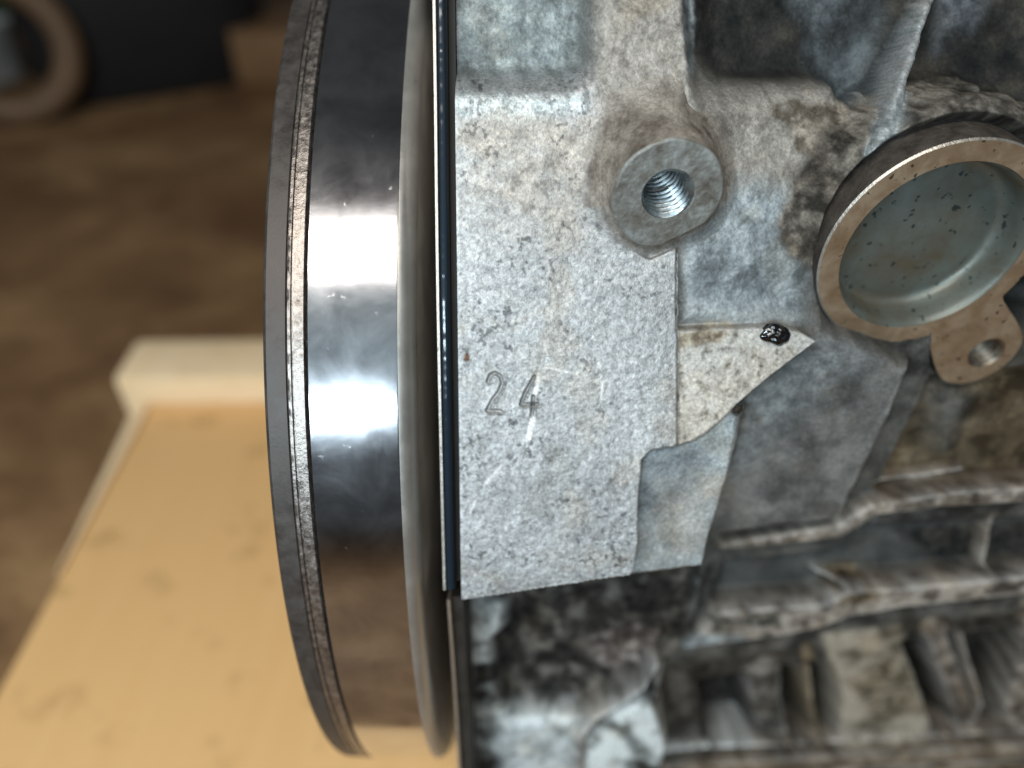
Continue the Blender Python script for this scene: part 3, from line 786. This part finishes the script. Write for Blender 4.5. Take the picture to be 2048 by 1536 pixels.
# thin end plate and the black sealant between it and the block
edge_obs = [(866, -60, 0.962), (867, 200, 0.985), (869, 400, 0.999), (872, 600, 1.017), (876, 800, 1.045), (881, 1000, 1.08), (885, 1120, 1.105), (886, 1185, 1.118)]
low_obs = [(893, 1200, 1.16), (896, 1240, 1.185), (902, 1330, 1.25), (910, 1440, 1.33), (918, 1540, 1.40), (928, 1680, 1.52)]
def edge_curve(obs, step):
    P = np.array([[(y - 768) / FPX * z, z] for (x, y, z) in obs])
    d = np.r_[0, np.cumsum(np.hypot(*np.diff(P, axis=0).T))]
    s = np.arange(0, d[-1], step)
    return np.c_[np.interp(s, d, P[:, 0]), np.interp(s, d, P[:, 1])]
def strip_plate(name, curve, prof, depth, mat, parent, jit=0.0, seed=3):
    """prof: list of (x, inset) across the thickness; the sheet runs back by depth"""
    v, f = [], []
    m = len(prof) + 2
    rr = random.Random(seed)
    n = len(curve)
    for i, (y, z) in enumerate(curve):
        j = jit * (mnoise.noise(Vector((i * 0.35, seed, 0))) + 0.5 * rr.uniform(-1, 1))
        row = [(prof[0][0], depth)] + [(x, ins + j) for (x, ins) in prof] + [(prof[-1][0], depth)]
        for (x, ins) in row:
            v.append(W(x, y + NN[1] * ins, z + NN[2] * ins))
    for i in range(n - 1):
        for k in range(m - 1):
            f.append((i * m + k, i * m + k + 1, (i + 1) * m + k + 1, (i + 1) * m + k))
    f.append(tuple(range(m))); f.append(tuple((n - 1) * m + k for k in range(m - 1, -1, -1)))
    return mesh_obj(name, v, f, mat, parent, True, 30)
ec = edge_curve(edge_obs, 0.0035)
plate = strip_plate('end_plate', ec, [(-0.1030, 0.0012), (-0.1024, 0.0), (-0.0990, 0.0), (-0.0982, 0.0012)], 0.9, M_PLATE, engine, 0.00025, 2)
strip_plate('sealant', ec, [(-0.0980, 0.006)] + [(-0.0980 + 0.0125 * (1 - math.cos(math.pi * t / 8)) / 2, 0.006 - 0.0045 * math.sin(math.pi * t / 8)) for t in range(1, 8)] + [(-0.0855, 0.010)], 0.5, M_SEAL, plate, 0.0003, 5)
strip_plate('gap_filler', ec, [(-0.0850, 0.035), (-0.0760, 0.035)], 0.5, M_DARK, engine, 0.0, 6)
lc = edge_curve(low_obs, 0.006)
strip_plate('cover_plate', lc, [(-0.1010, 0.001), (-0.1004, 0.0), (-0.0965, 0.0), (-0.0958, 0.001)], 0.8, M_PLATE, engine, 0.0006, 9)
strip_plate('cover_gasket', lc, [(-0.0955, 0.012), (-0.0765, 0.012)], 0.5, M_DARK, engine, 0.0008, 12)

# ---------------------------------------------------------------- bosses and ports along the horizontal axis
AX = np.array([-0.11, -0.875, 1.0]); AX /= np.linalg.norm(AX)
E1 = EX - AX * (EX @ AX); E1 /= np.linalg.norm(E1)
E2 = np.cross(AX, E1)                        # points down
if E2[1] < 0: E2 = -E2
def axp(C, a, b, d):                         # point at (a, b) across and d into the block
    return W(*(C + E1 * a + E2 * b + AX * d))

def threaded_hole(C, a0, b0, r, pitch, depth, parent, mat, chamfer=1.12):
    v, f = [], []
    n = 72
    per = 10
    m = int(depth / pitch * per)
    rows = [(chamfer * r, 0.0)]
    for s in range(m + 1):
        rows.append((None, 0.10 * r + depth * s / m))
    for (rr, d) in rows:
        for i in range(n):
            a = 2 * math.pi * i / n
            if rr is None:
                ph = (d / pitch - i / n) % 1.0
                tri = abs(2 * ph - 1)
                tri = min(1.0, max(0.0, (tri - 0.12) / 0.76))
                q = r * 0.985 + 0.55 * pitch * tri - 0.02 * r
            else: q = rr
            v.append(axp(C, a0 + q * math.cos(a), b0 + q * math.sin(a), d))
    for k in range(len(rows) - 1):
        for i in range(n):
            j = (i + 1) % n
            f.append((k * n + i, k * n + j, (k + 1) * n + j, (k + 1) * n + i))
    last = (len(rows) - 1) * n
    f.append(tuple(range(last, last + n)))
    return mesh_obj('threaded_hole', v, f, mat, parent, True, 50)

# threaded boss
zb = 0.968
CB = zb * np.array([(1336 - 1024) / FPX, (388 - 768) / FPX, 1.0])
rb = 0.0730
def boss_r(a):
    r = rb * (1 + 0.008 * math.sin(3 * a + 1) + 0.006 * math.sin(7 * a))
    tip = math.exp(-((a - math.radians(108)) / 0.5) ** 2)
    r *= 1 + 0.10 * tip
    c = math.cos(a - math.radians(62))
    if c > 0: r = min(r, 0.93 * rb / max(c, 0.2))
    return r
nb = 160
def to_cast(p):
    d = p - B0
    return 1024 + p[0] * PX, 768 + float(d @ TT) * PX, float(d @ NN) * PX
def grid_at(arr, u, v):
    j0 = min(max(int(np.searchsorted(UG, u)) - 1, 0), len(UG) - 2); i0 = min(max(int(np.searchsorted(VG, v)) - 1, 0), len(VG) - 2)
    fj = min(max((u - UG[j0]) / (UG[j0 + 1] - UG[j0]), 0), 1); fi = min(max((v - VG[i0]) / (VG[i0 + 1] - VG[i0]), 0), 1)
    return (arr[i0, j0] * (1 - fj) + arr[i0, j0 + 1] * fj) * (1 - fi) + (arr[i0 + 1, j0] * (1 - fj) + arr[i0 + 1, j0 + 1] * fj) * fi
mrow = 34
v, f, colv, clv = [], [], [], []
for k in range(mrow + 1):
    t = k / mrow
    for i in range(nb):
        a = 2 * math.pi * i / nb
        r = boss_r(a)
        rad = E1 * math.cos(a) + E2 * math.sin(a)
        P0 = CB + rad * r + AX * 0.0035
        P1 = CB + rad * r * 1.03
        for _ in range(60):                       # run in along the axis until the casting is met
            u_, v_, h_ = to_cast(P1)
            if h_ >= HREF(u_, v_): break
            lowf = max(0.0, math.sin(a)) ** 0.7
            P1 = P1 + (AX * (1 - lowf) + (NN * 0.75 + rad * 0.35) * lowf) * 0.003
        up = 0.5 - 0.5 * math.sin(a)
        P2 = P1 + rad * rb * (0.40 + 0.35 * up)
        u_, v_, h_ = to_cast(P2)
        h2 = HREF(u_, v_)
        P2 = P2 + NN * ((h2 + 1.2 - h_) / PX)
        P = P0 * (1 - t) ** 2 + P1 * (2 * t * (1 - t)) + P2 * t * t
        nz = (mnoise.fractal(Vector(P) * 110, 0.8, 2.0, 4) * 0.0011) * math.sin(math.pi * min(1, t * 1.1 + 0.05)) ** 0.6 if 0 < k < mrow else 0
        P = P + (rad * 0.7 - NN * 0.7) * nz
        v.append(W(*P))
        u_, v_, h_ = to_cast(P)
        nn = 0.5 + 0.5 * mnoise.fractal(Vector(P) * 26, 0.8, 2.0, 5) + 0.25 * mnoise.noise(Vector(P) * 130)
        nn = min(1, max(0, nn))
        dirt = np.array((0.10, 0.08, 0.062)) * (1 - nn) + np.array((0.42, 0.375, 0.32)) * nn
        w = sstep(0.45, 0.95, t + 0.25 * (nn - 0.5)) if math.sin(a) < 0.3 else sstep(0.0, 0.6, t)
        cg = grid_at(COL, u_, v_)
        colv.append(tuple(dirt * (1 - w) + cg * w) + (1.0,)); clv.append(float(0.15 * (1 - w) + grid_at(CLEAN, u_, v_) * w))
for k in range(mrow):
    for i in range(nb):
        j = (i + 1) % nb
        f.append((k * nb + i, k * nb + j, (k + 1) * nb + j, (k + 1) * nb + i))
boss = mesh_obj('mounting_boss', v, f, M_CAST, engine)
at_ = boss.data.attributes.new('skin', 'FLOAT_COLOR', 'POINT'); at_.data.foreach_set('color', np.array(colv, dtype=np.float32).ravel())
at_ = boss.data.attributes.new('clean', 'FLOAT', 'POINT'); at_.data.foreach_set('value', np.array(clv, dtype=np.float32))
v, f = [], []
hr = 0.0310
steps = 26
for k in range(steps + 1):
    t = k / steps
    for i in range(nb):
        a = 2 * math.pi * i / nb
        r1 = boss_r(a)
        r0 = hr * 1.12
        r = r0 + (r1 - r0) * t
        x, y = r * math.cos(a), r * math.sin(a)
        d = 0.0007 * mnoise.fractal(Vector((x, y, 0.3)) * 130, 0.8, 2.0, 4) if 0 < k < steps else 0
        if k == steps: d = 0.0035
        elif k == steps - 1: d = 0.0006
        v.append(axp(CB, x, y, d))
for k in range(steps):
    for i in range(nb):
        j = (i + 1) % nb
        f.append((k * nb + i, k * nb + j, (k + 1) * nb + j, (k + 1) * nb + i))
mesh_obj('boss_face', v, f, M_BOSSF, boss)
threaded_hole(CB, 0, 0, hr, 1.75e-3 / S, 0.22, boss, M_THREAD)

# round port with its core plug and fixing lug
zp = 1.055; kz = zp / 1.06
CP = zp * np.array([(1869 - 1024) / FPX, (502 - 768) / FPX, 1.0])
ro, ri = 0.1646 * kz, 0.134 * kz
def plane_ab(px, py):
    k = np.array([(px - 1024) / FPX, (py - 768) / FPX, 1.0])
    lam = (CP @ AX) / (k @ AX)
    d = k * lam - CP
    return float(d @ E1), float(d @ E2)
la, lb = plane_ab(1957, 703); lr = 0.071
lha, lhb = plane_ab(1973, 706); lhr = 0.0255
no = 240
prof_r = []
for i in range(no):
    a = 2 * math.pi * i / no
    r = ro
    D = math.hypot(la, lb); ang = math.atan2(lb, la)
    dd = (a - ang + math.pi) % (2 * math.pi) - math.pi
    s = D * math.sin(dd)
    if abs(s) < lr and math.cos(dd) > 0:
        r = max(r, D * math.cos(dd) + math.sqrt(lr * lr - s * s))
    prof_r.append(r)
for _ in range(3):
    prof_r = [max(ro, 0.25 * prof_r[i - 1] + 0.5 * prof_r[i] + 0.25 * prof_r[(i + 1) % no]) for i in range(no)]
out2 = [(r * math.cos(2 * math.pi * i / no), r * math.sin(2 * math.pi * i / no)) for i, r in enumerate(prof_r)]
v, f = [], []
rows = [(1.0, 0.003), (1.004, 0.007), (1.01, 0.04), (1.02, 0.10), (1.03, 0.26)]
for (s, d) in rows:
    for (x, y) in out2:
        nz = 1 + 0.010 * mnoise.noise(Vector((x * 40, y * 40, d * 30)))
        v.append(axp(CP, x * (1 + (s - 1)) * (nz if d > 0.01 else 1), y * s * (nz if d > 0.01 else 1), d))
for k in range(len(rows) - 1):
    for i in range(no):
        j = (i + 1) % no
        f.append((k * no + i, k * no + j, (k + 1) * no + j, (k + 1) * no + i))
port = mesh_obj('port_flange', v, f, M_FLSIDE, engine)
from mathutils.geometry import tessellate_polygon
def ring2(cx, cy, r, n): return [(cx + r * math.cos(2 * math.pi * i / n), cy + r * math.sin(2 * math.pi * i / n)) for i in range(n)]
def flat_face(name, loops, d_list, mat, parent):
    pts = [p for l in loops for p in l]
    tris = tessellate_polygon([[Vector((x, y, 0)) for (x, y) in l] for l in loops])
    vs = [axp(CP, x, y, 0.0) for (x, y) in pts]
    return mesh_obj(name, vs, [tuple(t) for t in tris], mat, parent, False)
ff = [(0.985 * x, 0.985 * y) for (x, y) in out2]
ang = math.atan2(lb, la)
flat_face('sealing_face', [ff, ring2(0, 0, ri * 1.0, 128), ring2(lha, lhb, lhr * 1.14, 48)], None, M_FLANGE, port)
# narrow chamfer between face and side
v = [axp(CP, 0.985 * x, 0.985 * y, 0.0) for (x, y) in out2] + [axp(CP, x, y, 0.003) for (x, y) in out2]
mesh_obj('chamfer', v, [(i, (i + 1) % no, no + (i + 1) % no, no + i) for i in range(no)], M_PLATE, port)
threaded_hole(CP, lha, lhb, lhr, 1.25e-3 / S, 0.11, port, M_THREAD2, 1.14)
# core plug cup
v, f = [], []
n = 160
cup = [(ri, 0.0), (ri * 0.985, 0.004), (ri * 0.975, 0.005), (ri * 0.965, 0.010), (ri * 0.955, 0.012), (ri * 0.945, 0.028), (ri * 0.925, 0.042), (ri * 0.885, 0.051), (ri * 0.84, 0.053)]
cup += [(ri * 0.80, 0.0515), (ri * 0.6, 0.049), (ri * 0.4, 0.047), (ri * 0.2, 0.046), (ri * 0.02, 0.0458)]
for (r, d) in cup:
    for i in range(n):
        a = 2 * math.pi * i / n
        dn = 0.0006 * mnoise.noise(Vector((math.cos(a) * r * 30, math.sin(a) * r * 30, d * 40)))
        v.append(axp(CP, r * math.cos(a), r * math.sin(a), d + dn * (1 if d > 0.005 else 0)))
for k in range(len(cup) - 1):
    for i in range(n):
        j = (i + 1) % n
        f.append((k * n + i, k * n + j, (k + 1) * n + j, (k + 1) * n + i))
f.append(tuple(range((len(cup) - 1) * n, len(cup) * n)))
mesh_obj('core_plug', v, f, M_PLUG, port)

# ---------------------------------------------------------------- oil drop and grime crumb
def blob(name, px, py, h, ru, rv, rh, ang, mat, seed, lump):
    u0, v0 = meas(px, py, h)
    vs, fs = [], []
    n, m = 40, 14
    for k in range(m + 1):
        t = k / m * math.pi / 2
        for i in range(n):
            a = 2 * math.pi * i / n
            rad = math.cos(t)
            nz = 1 + lump * mnoise.noise(Vector((math.cos(a) * 1.7 * rad + seed, math.sin(a) * 1.7 * rad, math.sin(t) * 1.5)))
            x, y = ru * rad * math.cos(a) * nz, rv * rad * math.sin(a) * nz
            xx, yy = x * math.cos(ang) - y * math.sin(ang), x * math.sin(ang) + y * math.cos(ang)
            hz = rh * math.sin(t) * (1 + 1.2 * lump * mnoise.noise(Vector((x * 0.11, y * 0.13, seed))))
            vs.append(cast_w(u0 + xx, v0 + yy, h + 2 - hz))
    for k in range(m):
        for i in range(n):
            j = (i + 1) % n
            fs.append((k * n + i, k * n + j, (k + 1) * n + j, (k + 1) * n + i))
    fs.append(tuple(range(m * n, (m + 1) * n)))
    return mesh_obj(name, vs, fs, mat)
tag(blob('oil_drop', 1551, 668, 7, 33, 22, 15, 0.35, M_OIL, 3.0, 0.32), 'glossy black oil drop on the cream triangular pad near the round port', 'oil drop')
tag(blob('grime_crumb', 1475, 819, 10, 11, 8, 8, -0.5, M_CRUST, 8.0, 0.4), 'small dark crumb of dirt on the slanted edge of the triangular pad', 'dirt')

# ---------------------------------------------------------------- flywheel
FY, FZ, FR = -0.095, 1.962, 0.962
fly = empty('flywheel', W(-0.24, FY + FR * CT, FZ + FR * ST))
tag(fly, 'polished steel flywheel standing on edge beside the engine block', 'flywheel')
def lathe_x(name, prof, mat, parent, seg=720, sharp=25, wob=0.0, a0=0.0):
    v, f = [], []
    for k, (x, r) in enumerate(prof):
        for i in range(seg):
            a = 2 * math.pi * i / seg
            rr = r + 0.022
            if wob: rr += wob * (mnoise.noise(Vector((math.cos(a) * 90, math.sin(a) * 90, k * 2.1))) + 0.6 * mnoise.noise(Vector((math.cos(a) * 260, math.sin(a) * 260, k * 5.0))))
            v.append(W(x, FY + rr * math.cos(a), FZ + rr * math.sin(a)))
    for k in range(len(prof) - 1):
        for i in range(seg):
            j = (i + 1) % seg
            f.append((k * seg + i, k * seg + j, (k + 1) * seg + j, (k + 1) * seg + i))
    return mesh_obj(name, v, f, mat, parent, True, sharp)
rim = lathe_x('rim', [(-0.2740, 0.925), (-0.2738, 0.938), (-0.2725, 0.94), (-0.1545, 0.94), (-0.1530, 0.9396)], M_RIM, fly)
sh = [(-0.1530 + 0.0225 * math.sin(t * math.pi / 16), 0.9395 - 0.030 * (1 - math.cos(t * math.pi / 16))) for t in range(0, 9)]
lathe_x('rim_shoulder', sh, M_CHAM, fly, 720, 60)
lathe_x('inner_face', [(-0.1305, 0.9094), (-0.1300, 0.90), (-0.1300, 0.42), (-0.1330, 0.40), (-0.175, 0.39), (-0.175, 0.20)], M_FACE, fly)
lathe_x('ring', [(-0.3030, 0.925), (-0.3025, 0.9355), (-0.3005, 0.9375), (-0.2965, 0.938), (-0.2955, 0.9345), (-0.2935, 0.9345), (-0.2925, 0.938), (-0.2790, 0.9385), (-0.2775, 0.936), (-0.2770, 0.922), (-0.2741, 0.922)], M_RING, fly, 1200, 35, 0.0004)
lathe_x('band', [(-0.3360, 0.60), (-0.3365, 0.90), (-0.3360, 0.928), (-0.3335, 0.9335), (-0.3300, 0.9355), (-0.3040, 0.9365), (-0.3031, 0.935)], M_BAND, fly)
lathe_x('hub', [(-0.33, 0.20), (-0.33, 0.62), (-0.3363, 0.62)], M_BAND, fly, 96)
cs = lathe_x('crankshaft', [(-0.33, 0.02), (-0.33, 0.21), (-0.08, 0.21), (-0.08, 0.24), (0.1, 0.24), (0.1, 0.02)], M_BAND, engine, 96)
